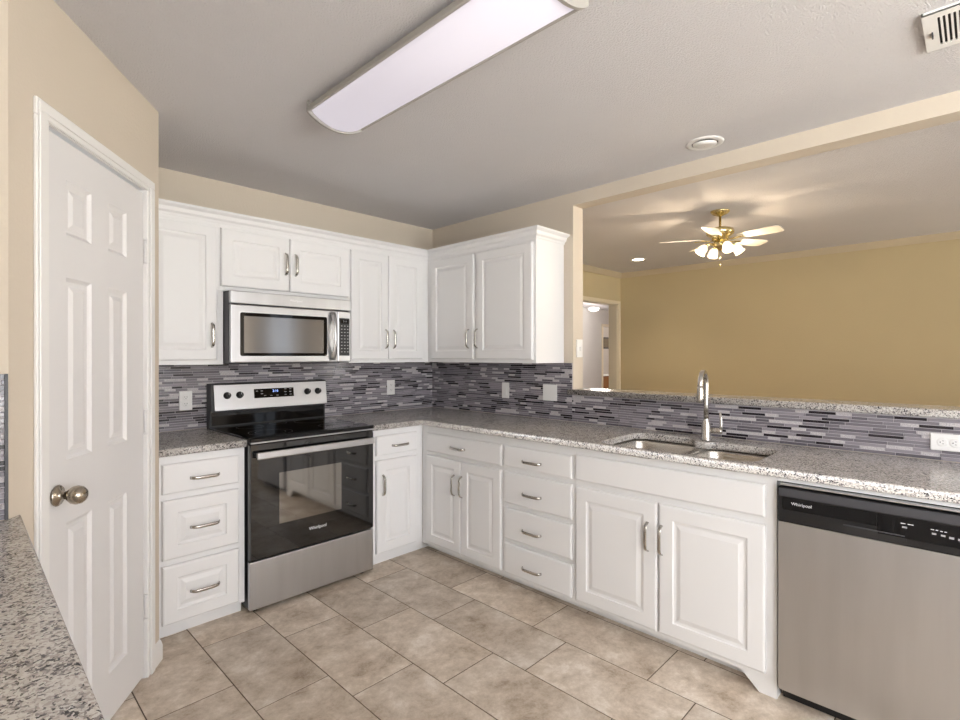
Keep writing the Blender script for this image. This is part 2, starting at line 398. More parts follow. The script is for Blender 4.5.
# pantry walls
S0, S1 = -.765, -.135                       # door opening in the diagonal wall
bm = NB(); box(bm, -.918, S0-.018, 0, .1, 0, H); box(bm, S1+.018, 0, 0, .1, 0, H); box(bm, S0-.018, S1+.018, 0, .1, 2.058, H)
struct('wall_pantry', bm, M_WALL, PANT)
struct('wall_pantry_return', B(-2.332, -2.232, -.755, 0, 0, H), M_WALL)
struct('wall_left_return', B(LEFTX-.1, -2.764, -1.503, -1.40, 0, H), M_WALL)
bm = NB()                                   # left wall with an unseen window added for more daylight
box(bm, LEFTX-.1, LEFTX, -4.3, -1.45, 0, H); box(bm, LEFTX-.1, LEFTX, BACKY, -5.6, 0, H)
box(bm, LEFTX-.1, LEFTX, -5.6, -4.3, 0, .85); box(bm, LEFTX-.1, LEFTX, -5.6, -4.3, 2.15, H)
struct('wall_left', bm, M_WALL)
def window(n, fr, x0, x1, z0, z1, y):
    bm = NB(); w = .05
    box(bm, x0, x0+w, y, y+.07, z0, z1); box(bm, x1-w, x1, y, y+.07, z0, z1); box(bm, x0, x1, y, y+.07, z0, z0+w); box(bm, x0, x1, y, y+.07, z1-w, z1)
    box(bm, (x0+x1)/2-.015, (x0+x1)/2+.015, y+.01, y+.05, z0, z1); box(bm, x0, x1, y+.01, y+.05, (z0+z1)/2-.015, (z0+z1)/2+.015)
    o = struct('window_%d' % n, bm, M_TRIM, fr)
    p = meshobj('pane', B(x0+w, x1-w, y+.055, y+.058, z0+w, z1-w), M_GLASS, o)
SOUTH = Fr(0, BACKY, PI)                    # looking at the south wall from inside: local x = -world x
bm = NB()
for (a, b_) in ((-3.5, -3.0), (-.6, .86), (1.36, 2.5), (3.1, 3.5)): box(bm, -b_, -a, 0, .1, 0, H)
bm2 = bm
for (a, b_) in ((-3.0, -.6), (.86, 1.36), (2.5, 3.1)):
    box(bm2, -b_, -a, 0, .1, 0, .55); box(bm2, -b_, -a, 0, .1, 2.25, H)
struct('wall_south', bm2, M_WALL, SOUTH)
window(1, SOUTH, .6, 3.0, .55, 2.25, 0); window(2, SOUTH, -1.36, -.86, .55, 2.25, 0); window(4, SOUTH, -3.1, -2.5, .55, 2.25, 0)  # unseen south windows, added to let light into both rooms
window(3, Fr(LEFTX, 0, PI/2), -5.6, -4.3, .85, 2.15, 0)
# living room
struct('wall_living_far', B(FARX, FARX+.1, BACKY, LIVY, 0, H), M_WALL2)
DL, DR, DH = 2.28, 3.205, 2.030
bm = NB(); box(bm, TH, DL, LIVY, LIVY+.115, 0, H); box(bm, DR, FARX+.1, LIVY, LIVY+.115, 0, H); box(bm, DL, DR, LIVY, LIVY+.115, DH, H)
struct('wall_living_left', bm, M_WALL2)
sweepprof = [(0, H), (0, H-.06), (.012, H-.06), (.03, H-.035), (.05, H-.012), (.055, H)]
struct('trim_1', sweep(NB(), [(TH, LIVY), (FARX, LIVY), (FARX, BACKY)], sweepprof), M_CROWN)
bm = NB()                                   # cased opening to the hall
box(bm, DL-.06, DL, LIVY-.016, LIVY, 0, DH+.035); box(bm, DR, DR+.06, LIVY-.016, LIVY, 0, DH+.035); box(bm, DL, DR, LIVY-.016, LIVY, DH, DH+.035)
box(bm, DL-.001, DL+.014, LIVY, LIVY+.12, 0, DH); box(bm, DR-.014, DR+.001, LIVY, LIVY+.12, 0, DH); box(bm, DL, DR, LIVY, LIVY+.12, DH-.014, DH)
struct('trim_2', bm, M_TRIMW)
# hall beyond
struct('wall_hall_far', (lambda b: (box(b, .2, 7.80, 3.0, 3.1, 0, H), box(b, 8.75, 11.3, 3.0, 3.1, 0, H), box(b, 7.80, 8.75, 3.0, 3.1, 2.04, H), b)[-1])(NB()), M_HALL)
struct('wall_hall_near', B(FARX+.1, 11.3, LIVY, LIVY+.1, 0, H), M_HALL)
struct('wall_hall_left', B(.1, .2, LIVY+.115, 3.1, 0, H), M_HALL)
struct('wall_hall_right', B(11.3, 11.4, LIVY, 4.7, 0, H), M_HALL)
struct('wall_bath_far', B(7.0, 11.3, 4.6, 4.7, 0, H), M_HALL)
struct('wall_bath_left', B(7.0, 7.1, 3.1, 4.6, 0, H), M_HALL)
bm = NB(); box(bm, 7.74, 7.80, 2.984, 3.0, 0, 2.10); box(bm, 8.75, 8.81, 2.984, 3.0, 0, 2.10); box(bm, 7.80, 8.75, 2.984, 3.0, 2.04, 2.10); box(bm, 7.799, 7.815, 3.0, 3.1, 0, 2.04)
struct('trim_3', bm, M_TRIMW)
# door casing and jamb of the pantry door
bm = NB()
cp = lambda a, b_: (a, b_)
for (a, b_, sgn) in ((S0-.057, S0-.003, 1), (S1+.003, S1+.060, -1)):
    box(bm, a, b_, -.012, 0, 0, 2.0465, .003); inner = b_ if sgn > 0 else a
    box(bm, (a, inner-.022*sgn)[sgn > 0] if False else min(a, b_)+.004+(0 if sgn > 0 else .014), max(a, b_)-.004-(.014 if sgn > 0 else 0), -.018, -.0125, 0, 2.0600, .002)
box(bm, S0-.057, S1+.060, -.012, 0, 2.046, 2.098, .003); box(bm, S0-.053, S1+.056, -.018, -.0125, 2.0605, 2.092, .002)
box(bm, S0-.018, S0-.003, -.001, .1, 0, 2.058); box(bm, S1+.003, S1+.018, -.001, .1, 0, 2.058); box(bm, S0-.018, S1+.018, -.001, .1, 2.043, 2.058)
struct('trim_4', bm, M_TRIM, PANT)
# pantry door (closed)
bm = NB()
cols = ((-.660, -.517), (-.410, -.275)); rows = ((.185, .82), (1.02, 1.60), (1.735, 1.91))
panelslab(bm, S0+.001, S1-.001, .012, 2.032, .004, .034, [(c0, c1, r0, r1) for c0, c1 in cols for r0, r1 in rows],
          ((.006, .005), (.012, .009), (.026, .009), (.042, .003)), ((0, .002), (.002, 0)))
D1 = struct('door_1', bm, M_DOOR, PANT)
bm = NB(); K = (-.713, .003, .921)
lathe(bm, [(.001, 0), (.031, .001), (.033, .005), (.029, .010), (.016, .013), (.0125, .02), (.0125, .030), (.019, .036), (.0265, .046), (.029, .058), (.026, .071), (.017, .081), (.006, .085), (.0005, .0855)], K, (0, -1, 0), 32, cap=False)
meshobj('door_knob', bm, M_KNOB, D1, True)
meshobj('latch_plate', B(S0-.0035, S0+.0012, -.004, .016, .90, .955), M_SLOT, D1)
for z in (.30, 1.075, 1.79):
    bm = NB(); lathe(bm, [(.0055, -.045), (.0055, .045)], (S1+.001, -.003, z), (0, 0, 1), 10)
    lathe(bm, [(.0075, -.052), (.0075, -.046)], (S1+.001, -.003, z), (0, 0, 1), 10); lathe(bm, [(.0075, .046), (.0075, .052)], (S1+.001, -.003, z), (0, 0, 1), 10)
    meshobj('hinge', bm, M_DOOR, D1)
# baseboards
def W2(s, d=0): v = PANT.m @ Vector((s, d, 0)); return (v.x, v.y)
bprof = [(0, 0), (.013, 0), (.013, .065), (.008, .082), (.003, .09), (0, .09)]
struct('baseboard_pantry', sweep(NB(), [W2(S1+.060), W2(0), (-2.232, -.640)], bprof), M_TRIM)
struct('baseboard_far', sweep(NB(), [(FARX, LIVY), (FARX, BACKY)], bprof), M_TRIM)

# ------------------------------------------------------------------ mosaic backsplashes
def mosaic(bm, fr_run, s0, s1, z0, z1, seed, depth=.008):
    """rows of strip tiles on the plane y=0 of a run, facing -y, over a grout bed"""
    rnd = random.Random(seed); p = .01435
    box(bm, s0, s1, -.005, 0, z0, z1, mi=6)
    z = z0+.001
    while z < z1-.004:
        zt = min(z+p-.0021, z1-.0005); s = s0 - rnd.random()*.1
        while s < s1:
            r = rnd.random()
            if r < .17: k = 4; L = rnd.choice((.055, .11, .11, .125))
            elif r < .36: k = 5; L = rnd.choice((.055, .06, .09))
            else: k = rnd.choice((0, 1, 1, 2, 3)); L = rnd.choice((.06, .09, .12, .15))
            a, b_ = max(s, s0), min(s+L-.002, s1); s += L
            if b_-a < .004: continue
            yo = -depth; e = .0008
            v = [bm.verts.new(q) for q in ((a, -.005, z), (b_, -.005, z), (b_, -.005, zt), (a, -.005, zt))]
            w = [bm.verts.new(q) for q in ((a+e, yo, z+e), (b_-e, yo, z+e), (b_-e, yo, zt-e), (a+e, yo, zt-e))]
            f = bm.faces.new(w); f.material_index = k
            for i in range(4): f = bm.faces.new((v[i], v[(i+1) % 4], w[(i+1) % 4], w[i])); f.material_index = k
        z += p
    return bm
bm = NB(); mosaic(bm, None, -2.230, -.009, CT+.001, UB, 3)
single('tile_backsplash', bm, MOS+[M_MG], 'grey and purple strip mosaic backsplash behind the stove, from the pantry wall to the corner', 'backsplash')
bm = NB(); mosaic(bm, None, .001, 1.430, CT+.001, UB, 8); mosaic(bm, None, 1.430, 4.3, CT+.001, 1.092, 12)
single('tile_backsplash', bm, MOS+[M_MG], 'long strip mosaic backsplash on the sink wall, stepping down under the raised granite ledge', 'backsplash', RUNB)
bm = NB(); mosaic(bm, None, -3.37, -2.772, CT+.001, UB, 21)
bmesh.ops.translate(bm, verts=bm.verts, vec=(0, -1.503, 0)); 
o = single('tile_backsplash', bm, MOS+[M_MG], 'dark strip mosaic sliver at the left photo edge above the near granite counter', 'backsplash')
TRIMB = meshobj('edge_trim', B(-2.772, -2.765, -1.514, -1.503, CT+.001, UB), M_DGREY, o)

# ------------------------------------------------------------------ granite
def slab(name, loops, z0, z1, label, cat='countertop', bev=.006):
    return single(name, plate_bm(loops, z0, z1, bev), M_GRAN, label, cat)
slab('granite_countertop', [[(-2.231, -.645), (-1.806, -.645), (-1.806, -.010), (-2.231, -.010)]], SL, CT, 'short speckled granite countertop between the pantry wall and the stove')
hole = fillet([(-.603, -1.985), (-.142, -1.965), (-.142, -2.280), (-.225, -2.322), (-.225, -2.378), (-.188, -2.415), (-.188, -2.705), (-.603, -2.705)], [.07, .07, .05, .02, .02, .04, .08, .09])
slab('granite_countertop', [[(-1.040, -.645), (-.645, -.645), (-.645, -4.25), (-.010, -4.25), (-.010, -.010), (-1.040, -.010)], hole], SL, CT,
     'long L-shaped speckled granite countertop holding the sink, running right from the stove')
slab('granite_ledge', [[(-.037, -1.413), (-.037, -4.9), (.19, -4.9), (.19, -1.436), (.002, -1.436), (.002, -1.413)]], 1.094, 1.129, 'raised granite bar ledge on the half wall behind the sink', 'bar ledge')
slab('granite_countertop', [[(LEFTX+.005, -1.506), (-2.770, -1.506), (-2.737, -1.462), (-2.737, -4.2), (LEFTX+.005, -4.2)]], SL, CT,
     'near speckled granite countertop filling the lower left corner beside the white door')

# ------------------------------------------------------------------ cabinets
def pull(T, door, x, z, yf, vertical):
    """arched bar pull on a front"""
    L = .066; bm = NB(); n = 22; pts = []
    for i in range(n+1):
        t = -1 + 2*i/n; out = .025*(1-abs(t)**7.0) + .001
        pts.append((x, yf-out, z+L*t) if vertical else (x+L*t, yf-out, z))
    rr = [.0076 + .0006*math.cos((-1+2*i/n)*PI/2) for i in range(n+1)]
    tube(bm, pts, rr, 12, .5, (0, -1, 0))
    return T.part('handle', bm, M_NICK, door, True)
def front(T, name, x0, x1, z0, z1, yf, panel=None, handle=None, vert=False, m=.058):
    bm = NB(); t = .0195
    pn = [(x0+m, x1-m, z0+m, z1-m)] if panel else []
    panelslab(bm, x0, x1, z0, z1, yf, t, pn, RAISED, EDGE)
    d = T.part(name, bm, M_CAB)
    if handle: pull(T, d, handle[0], handle[1], yf, vert)
    return d
FY = -.610; DF = -.630; TOEA = -.560                      # face-frame and door-front planes
def basebody(T, x0, x1, toe=-.52):
    bm = NB(); box(bm, x0, x1, FY, -.003, .065, SL-.001); box(bm, x0, x1, toe, toe+.015, 0, .066)
    T.part('body', bm, M_CAB)
def base(name, label, fr, x0, x1, toe=-.52):
    T = Thing(name, label, 'cabinet', ((x0+x1)/2, -.3, 0), fr); basebody(T, x0, x1, toe); return T
# left of the stove
T = base('base_cabinet', 'white three-drawer base cabinet left of the stove, next to the pantry wall', WORLD, -2.219, -1.807, TOEA)
front(T, 'drawer', -2.187, -1.840, .697, .838, DF, False, (-2.003, .760))
front(T, 'drawer', -2.187, -1.840, .385, .667, DF, True, (-2.003, .522), m=.062)
front(T, 'drawer', -2.187, -1.840, .080, .357, DF, True, (-2.003, .212), m=.062)
# right of the stove
T = base('base_cabinet', 'narrow white base cabinet with one drawer and one door just right of the stove', WORLD, -1.028, -.611, TOEA)
T.part('toe_board', B(-.612, -.52, TOEA, TOEA+.015, 0, .066), M_CAB)
front(T, 'drawer', -.997, -.672, .712, .838, DF, False, (-.815, .768))
front(T, 'door', -.997, -.672, .088, .682, DF, True, (-.952, .522), True, m=.066)
# sink wall
T = base('base_cabinet', 'white corner base cabinet on the sink wall with a wide drawer over two doors', RUNB, .612, 1.364)
T.part('toe_board', B(.545, .63, -.52, -.505, 0, .066), M_CAB); T.part('filler', B(.632, .662, FY-.001, FY+.01, .066, SL-.001), M_CAB)
front(T, 'drawer', .674, 1.357, .705, .829, DF, False, (.987, .760))
front(T, 'door', .670, 1.008, .090, .680, DF, True, (.953, .521), True)
front(T, 'door', 1.012, 1.352, .090, .680, DF, True, (1.024, .521), True)
T = base('base_cabinet', 'white four-drawer base cabinet between the corner cabinet and the sink cabinet', RUNB, 1.365, 1.858)
for z0, z1, hz in ((.710, .829, .757), (.497, .679, .573), (.289, .470, .366), (.090, .263, .158)):
    front(T, 'drawer', 1.378, 1.846, z0, z1, DF, False, (1.586, hz))
T = Thing('sink_base_cabinet', 'wide white double-door base cabinet under the sink, with an angled foot by the dishwasher', 'cabinet', (2.327, -.3, 0), RUNB)
bm = NB(); box(bm, 1.859, 2.795, FY, FY-.0+.015, .065, SL-.001); box(bm, 1.859, 1.874, FY+.015, -.003, .065, SL-.001); box(bm, 2.780, 2.795, FY+.015, -.003, .065, SL-.001)
box(bm, 1.859, 2.795, FY+.015, -.003, .065, .08); box(bm, 1.859, 2.795, -.52, -.505, 0, .066); T.part('body', bm, M_CAB)
front(T, 'false_front', 1.869, 2.757, .710, .840, DF, False)
front(T, 'door', 1.871, 2.309, .090, .677, DF, True, (2.266, .515), True, m=.064)
front(T, 'door', 2.320, 2.757, .090, .677, DF, True, (2.333, .515), True, m=.064)
bm = NB()
vs = [bm.verts.new(v) for v in ((2.66, FY, .067), (2.732, FY, 0), (2.795, FY, 0), (2.795, FY, .067), (2.64, FY+.075, .067), (2.735, FY+.075, 0), (2.795, FY+.075, 0), (2.795, FY+.075, .067))]
for q in ((0, 1, 2, 3), (7, 6, 5, 4), (0, 4, 5, 1), (1, 5, 6, 2), (2, 6, 7, 3), (3, 7, 4, 0)): bm.faces.new([vs[i] for i in q])
bmesh.ops.recalc_face_normals(bm, faces=bm.faces); T.part('foot', bm, M_CAB); T.part('rail', B(2.796, 3.42, FY, FY+.02, .860, SL-.001), M_CAB)
# cabinet under the near counter
NEAR = Fr(LEFTX, 0, PI/2)
T = Thing('base_cabinet', 'white base cabinet under the near granite countertop at the lower left', 'cabinet', (-2.9, -.3, 0), NEAR); basebody(T, -4.15, -1.62)
for k in range(4):
    a = -4.12+k*.62; front(T, 'drawer', a, a+.60, .705, .829, DF, False, (a+.30, .76)); front(T, 'door', a, a+.60, .09, .68, DF, True, (a+.56, .52), True)

# uppers
UF = -.305; UD = -.325
def upper(name, label, fr, x0, x1, z0=UB, top=UT):
    T = Thing(name, label, 'cabinet', ((x0+x1)/2, -.15, z0), fr)
    T.part('body', B(x0, x1, UF, -.003, z0, 2.12), M_CAB); return T
T = upper('wall_cabinet', 'white single-door upper cabinet at the far left, against the pantry wall', WORLD, -2.230, -1.828)
T.part('filler', B(-1.829, -1.806, UF, -.003, UB, 1.7205), M_CAB)
front(T, 'door', -2.200, -1.842, 1.327, 2.072, UD, True, (-1.871, 1.466), True)
T = upper('wall_cabinet', 'short white two-door upper cabinet directly above the microwave', WORLD, -1.827, -1.001, 1.722)
front(T, 'door', -1.822, -1.427, 1.745, 2.072, UD, True, (-1.450, 1.912), True, m=.062)
front(T, 'door', -1.419, -1.010, 1.745, 2.072, UD, True, (-1.387, 1.912), True, m=.062)
T = upper('wall_cabinet', 'white two-door upper cabinet right of the microwave, left of the room corner', WORLD, -1.000, -.305)
front(T, 'door', -.992, -.688, 1.327, 2.072, UD, True, (-.712, 1.471), True)
front(T, 'door', -.684, -.372, 1.327, 2.072, UD, True, (-.645, 1.471), True)
T = upper('wall_cabinet', 'white two-door upper cabinet on the sink wall with its side panel showing', RUNB, .306, 1.362)
front(T, 'door', .362, .818, 1.327, 2.072, UD, True, (.775, 1.471), True)
front(T, 'door', .850, 1.343, 1.327, 2.072, UD, True, (.860, 1.471), True, m=.062)
cp = [(0, 2.095), (.004, 2.095), (.008, 2.108), (.020, 2.118), (.026, 2.136), (.042, 2.146), (.046, 2.150), (.046, 2.160), (0, 2.160)]
bm = NB(); sweep(bm, [(-2.230, UF), (-.305, UF), (-.305, -1.362), (-.002, -1.362)], cp)
v = plate_bm([[(-2.230, -.001), (-.001, -.001), (-.001, -1.360), (-.304, -1.360), (-.304, -.304), (-2.230, -.304)]], 2.1205, 2.158)
me = bpy.data.meshes.new('t'); v.to_mesh(me); v.free(); bm.from_mesh(me); bpy.data.meshes.remove(me)
single('crown_molding', bm, M_CAB, 'white stepped crown molding running along the tops of all the upper cabinets', 'molding')

# ------------------------------------------------------------------ stove
T = Thing('stove', 'stainless steel electric stove with black glass oven door and ceramic cooktop', 'stove', (-1.424, -.33, 0))
X0, X1 = -1.802, -1.046
bm = NB(); box(bm, X0+.004, X1-.004, -.635, -.02, .03, .90); T.part('body', bm, M_BLACK)
for x in (X0+.05, X1-.05):
    for y in (-.60, -.08): bm = NB(); lathe(bm, [(.018, 0), (.018, .03)], (x, y, 0), (0, 0, 1), 10); T.part('foot', bm, M_BLACK)
bm = B(X0, X1, -.672, -.055, .900, .922, .005, 2); CK = T.part('cooktop', bm, M_BGLASS)
def ring(bm, x, y, r, z, w=.0016):
    n = 40; a = [bm.verts.new((x+r*math.cos(2*PI*k/n), y+r*math.sin(2*PI*k/n), z)) for k in range(n)]; b_ = [bm.verts.new((x+(r+w)*math.cos(2*PI*k/n), y+(r+w)*math.sin(2*PI*k/n), z)) for k in range(n)]
    for k in range(n): bm.faces.new((a[k], b_[k], b_[(k+1) % n], a[(k+1) % n]))
for x, y, r in ((-1.62, -.50, .115), (-1.62, -.50, .08), (-1.23, -.50, .085), (-1.62, -.21, .075), (-1.23, -.21, .10), (-1.425, -.16, .05)): bm = NB(); ring(bm, x, y, r, .9225); T.part('burner_ring', bm, M_DGREY, CK)
T.part('cooktop_trim', B(X0+.004, X1-.004, -.676, -.66, .893, .901, .002), M_SSL, CK)
bm = NB(); box(bm, X0+.002, X1-.002, -.664, -.636, .283, .889, .006, 2); OD = T.part('oven_door', bm, M_OVDOOR)
T.part('oven_window', B(-1.645, -1.270, -.6655, -.6635, .447, .722), M_OVWIN, OD)
for x in (X0+.004, X1-.006): T.part('door_edge_strip', B(x, x+.003, -.6655, -.66, .29, .875), M_DGREY, OD)
bm = NB(); box(bm, -1.775, -1.062, -.706, -.690, .812, .850, .006, 2)
for x in (-1.755, -1.078): box(bm, x-.012, x+.012, -.692, -.662, .818, .844, .003)
T.part('oven_handle', bm, M_SSL, OD, label='flat stainless bar handle across the oven door')
T.part('logo', text_front('Whirlpool', .026, -1.420, -.6648, .377), M_TXT, OD)
DR_ = T.part('storage_drawer', B(X0+.001, X1-.001, -.664, -.636, .026, .276, .005, 2), M_SS, label='stainless steel bottom drawer')
# back console
bm = NB()
sec = [(-.015, .925), (-.075, .925), (-.082, 1.005), (-.020, 1.005)]
def prism(bm, sec, xa, xb):
    a = [bm.verts.new((xa, y, z)) for y, z in sec]; b_ = [bm.verts.new((xb, y, z)) for y, z in sec]; n = len(sec)
    for k in range(n): bm.faces.new((a[k], a[(k+1) % n], b_[(k+1) % n], b_[k]))
    bm.faces.new(list(reversed(a))); bm.faces.new(b_); bmesh.ops.recalc_face_normals(bm, faces=bm.faces); return bm
prism(bm, [(-.012, .90), (-.068, .90), (-.068, 1.015), (-.100, 1.018), (-.078, 1.178), (-.060, 1.183), (-.012, 1.183)], X0+.002, X1-.002)
BG = T.part('back_console', bm, M_BLACK)
T.part('lower_console_glass', B(X0+.012, X1-.012, -.0695, -.067, .93, 1.008), M_BGLASS, BG)
tl = math.atan2(.022, .16)
def on_panel(bm):                           # place things drawn on y=0 (front), z from 0 up, onto the tilted console face
    bmesh.ops.transform(bm, matrix=Matrix.Translation((0, -.1005, 1.018)) @ Matrix.Rotation(-tl, 4, 'X'), verts=bm.verts); return bm
T.part('control_panel', on_panel(B(X0+.018, X1-.004, -.004, 0, .002, .158, .002)), M_SSL, BG, label='brushed stainless control panel')
DS = T.part('display', on_panel(B(-1.548, -1.288, -.006, -.003, .066, .124, .001)), M_BGLASS, BG)
bm = text_front('2:16', .022, -1.412, -.0066, .107); T.part('clock_digits', on_panel(bm), M_DIGIT, DS)
bm = NB(); rnd = random.Random(2)
for x, z in ((-1.53, .11), (-1.50, .11), (-1.50, .092), (-1.48, .080), (-1.44, .078), (-1.40, .078), (-1.345, .116), (-1.345, .098), (-1.345, .080), (-1.312, .116), (-1.312, .098), (-1.312, .080)):
    T.part('button', on_panel(B(x-.007, x+.007, -.0068, -.006, z-.0022, z+.0022)), M_BTN, DS)
for x in (-1.710, -1.636, -1.193, -1.116):
    bm = NB(); lathe(bm, [(.0215, 0), (.0215, .004), (.018, .006), (.0165, .024), (.014, .026)], (x, -.004, .092), (0, -1, 0), 24)
    box(bm, x-.004, x+.004, -.036, -.026, .076, .108, .002); k = T.part('knob', on_panel(bm), M_BLACK, BG)
    T.part('pointer', on_panel(B(x-.0008, x+.0008, -.0366, -.0358, .094, .108)), M_TXT, k)

# ------------------------------------------------------------------ microwave
T = Thing('microwave', 'stainless steel over-the-range microwave hanging under the short cabinet above the stove', 'microwave', (-1.433, -.2, 1.308))
a, b_ = -1.801, -1.043; fy = -.400
T.part('body', B(a, b_, fy+.028, -.01, 1.308, 1.716, .002), M_DGREY)
T.part('vent_panel', B(a+.001, b_, fy-.002, fy+.03, 1.645, 1.715, .004, 2), M_SS, label='stainless top vent strip')
MD = T.part('door', B(a+.002, -1.140, fy, fy+.03, 1.312, 1.640, .006, 2), M_SS)
bm = plate_bm([fillet([(-1.750, 1.350), (-1.216, 1.350), (-1.216, 1.596), (-1.750, 1.596)], [.012]*4)], 0, .002)
bmesh.ops.transform(bm, matrix=Matrix.Translation((0, fy-.0003, 0)) @ Matrix.Rotation(PI/2, 4, 'X'), verts=bm.verts); T.part('window_frame', bm, M_BGLASS, MD)
T.part('window', B(-1.728, -1.240, fy-.0035, fy-.002, 1.368, 1.576), M_MWWIN, MD)
bm = plate_bm([fillet([(-1.757, 1.343), (-1.209, 1.343), (-1.209, 1.603), (-1.757, 1.603)], [.016]*4), fillet([(-1.750, 1.350), (-1.216, 1.350), (-1.216, 1.596), (-1.750, 1.596)], [.012]*4)], 0, .004)
bmesh.ops.transform(bm, matrix=Matrix.Translation((0, fy+.0005, 0)) @ Matrix.Rotation(PI/2, 4, 'X'), verts=bm.verts); T.part('window_trim', bm, M_SSL, MD)
bm = NB(); pts = []; n = 16
for i in range(n+1):
    t = -1+2*i/n; pts.append((-1.178, fy-.006-.040*math.cos(t*PI/2)**.8, 1.476+.148*t))
tube(bm, pts, [.020-.009*math.cos((-1+2*i/n)*PI/2) for i in range(n+1)], 12, .5, (0, -1, 0)); T.part('handle', bm, M_SSL, MD, True, label='curved stainless door handle')
PN = T.part('control_panel', B(-1.139, b_, fy, fy+.03, 1.312, 1.640, .005, 2), M_SS)
KP = T.part('keypad', B(-1.128, -1.054, fy-.0025, fy+.001, 1.352, 1.596, .003), M_BLACK, PN)
T.part('display', B(-1.122, -1.060, fy-.0035, fy-.002, 1.562, 1.588), M_BGLASS, KP)
T.part('clock_digits', text_front('2:16', .016, -1.089, fy-.0038, 1.575), M_BTN, KP)
bm = NB()
for j in range(9):
    for i in range(3): x = -1.112+i*.022; z = 1.545-j*.021; T.part('button', B(x-.0045, x+.0045, fy-.0032, fy-.002, z-.0025, z+.0025), M_BTN, KP)
T.part('logo', text_front('Whirlpool', .019, -1.420, fy-.0026, 1.683), M_TXT, MD)
bm = B(a+.05, b_-.05, fy+.06, -.06, 1.304, 1.309); T.part('underside_grille', bm, M_BLACK)

# ------------------------------------------------------------------ dishwasher
T = Thing('dishwasher', 'stainless steel dishwasher with a black control strip under the counter at the right edge', 'dishwasher', (3.107, -.3, 0), RUNB)
a, b_ = 2.805, 3.404; fy = -.640
T.part('body', B(a+.002, b_-.002, -.585, -.03, .02, .857), M_BLACK)
T.part('toe_panel', B(a+.002, b_-.002, -.57, -.56, .0, .075), M_BLACK)
DP = T.part('door_panel', B(a, b_, fy, fy+.045, .062, .712, .004, 2), M_SS)
bm = NB(); box(bm, a, b_, fy-.004, fy+.045, .712, .846, .006, 2); CPN = T.part('control_strip', bm, M_BLACK)
T.part('trim_line', B(a+.006, b_, fy-.002, fy+.03, .853, .857), M_SSL)
T.part('upper_bezel', B(a+.006, b_-.006, fy-.0062, fy-.003, .812, .842, .002), M_DGREY, CPN)
T.part('glossy_insert', B(a+.018, 3.110, fy-.0062, fy-.003, .762, .808, .002), M_BGLASS, CPN)
T.part('glossy_insert', B(3.112, b_-.008, fy-.0062, fy-.003, .738, .808, .002), M_BGLASS, CPN)
bm = plate_bm([fillet([(3.012, .716), (3.190, .716), (3.190, .748), (3.012, .748)], [.012]*4)], 0, .003)
bmesh.ops.transform(bm, matrix=Matrix.Translation((0, fy-.003, 0)) @ Matrix.Rotation(PI/2, 4, 'X'), verts=bm.verts); T.part('handle_pocket', bm, M_SLOT, CPN)
T.part('pocket_lip', B(3.016, 3.186, fy-.0085, fy-.005, .744, .748), M_DGREY, CPN)
T.part('logo', text_front('Whirlpool', .016, 2.886, fy-.0066, .788), M_TXT, CPN)
bm = NB()
for x, z, w, h in ((3.185, .776, .013, .006), (3.259, .772, .011, .006), (3.281, .771, .011, .006), (3.301, .768, .012, .007), (3.32, .767, .008, .007), (3.36, .767, .012, .006)):
    T.part('button', B(x-w/2, x+w/2, fy-.0070, fy-.006, z-h/2, z+h/2), M_BTN, CPN)
bm = NB()
for x, z, w in ((3.181, .788, .012), (3.197, .788, .008), (3.205, .788, .006), (3.255, .785, .008), (3.266, .785, .006), (3.277, .784, .006), (3.287, .784, .006)):
    T.part('button_legend', B(x-w/2, x+w/2, fy-.0070, fy-.006, z-.0012, z+.0012), M_TXT, CPN)

# ------------------------------------------------------------------ sink and faucet
T = Thing('kitchen_sink', 'double-bowl stainless undermount sink set in the granite countertop', 'sink', (-.39, -2.37, .68))
bl = ((-.612, -.130, -2.340, -1.952), (-.612, -.176, -2.718, -2.372))
rims = []
for (x0, x1, y0, y1) in bl:
    def rr(i, r): return fillet([(x0+i, y0+i), (x1-i, y0+i), (x1-i, y1-i), (x0+i, y1-i)], [r]*4, 6)
    lv = [(0, .075, .877), (.006, .072, .865), (.012, .07, .72), (.022, .06, .695), (.045, .05, .687)]
    bm = NB(); prev = None
    for i, r, z in lv:
        rg = [bm.verts.new((p.x, p.y, z)) for p in rr(i, r)]
        if prev:
            n = len(rg)
            for k in range(n): f = bm.faces.new((prev[k], prev[(k+1) % n], rg[(k+1) % n], rg[k])); f.smooth = True
        prev = rg
    bm.faces.new(prev); bmesh.ops.recalc_face_normals(bm, faces=bm.faces)
    for f in bm.faces: f.normal_flip()
    o = T.part('bowl', bm, M_SINK); md = o.modifiers.new('s', 'SOLIDIFY'); md.thickness = .0012; md.offset = -1
    cx, cy = (x0+x1)/2, (y0+y1)/2
    bm = NB(); lathe(bm, [(.045, .0), (.043, .003), (.03, .002), (.028, -.004), (.001, -.005)], (cx, cy, .6885), (0, 0, 1), 24, cap=False); T.part('drain', bm, M_FAUC, o, True)
    rims.append(rr(.001, .075))
T.part('rim', plate_bm([[(-.618, -1.94), (-.12, -1.94), (-.12, -2.735), (-.618, -2.735)]]+rims, .8765, .8785), M_SINK)
T = Thing('faucet', 'brushed steel gooseneck pull-down faucet with side lever standing behind the sink', 'faucet', (-.162, -2.350, CT))
fx, fy_ = -.162, -2.356
bm = NB(); lathe(bm, [(.026, 0), (.026, .006), (.0235, .010), (.0225, .075), (.0175, .098), (.0125, .112), (.0125, .125)], (fx, fy_, CT+.0005), (0, 0, 1), 28); T.part('base', bm, M_FAUC)
dx, dy = math.cos(rad(180+8)), math.sin(rad(180+8)); bm = NB(); pts = [(fx, fy_, 1.02), (fx, fy_, 1.10), (fx, fy_, 1.185)]
R_ = .062; zc = 1.205
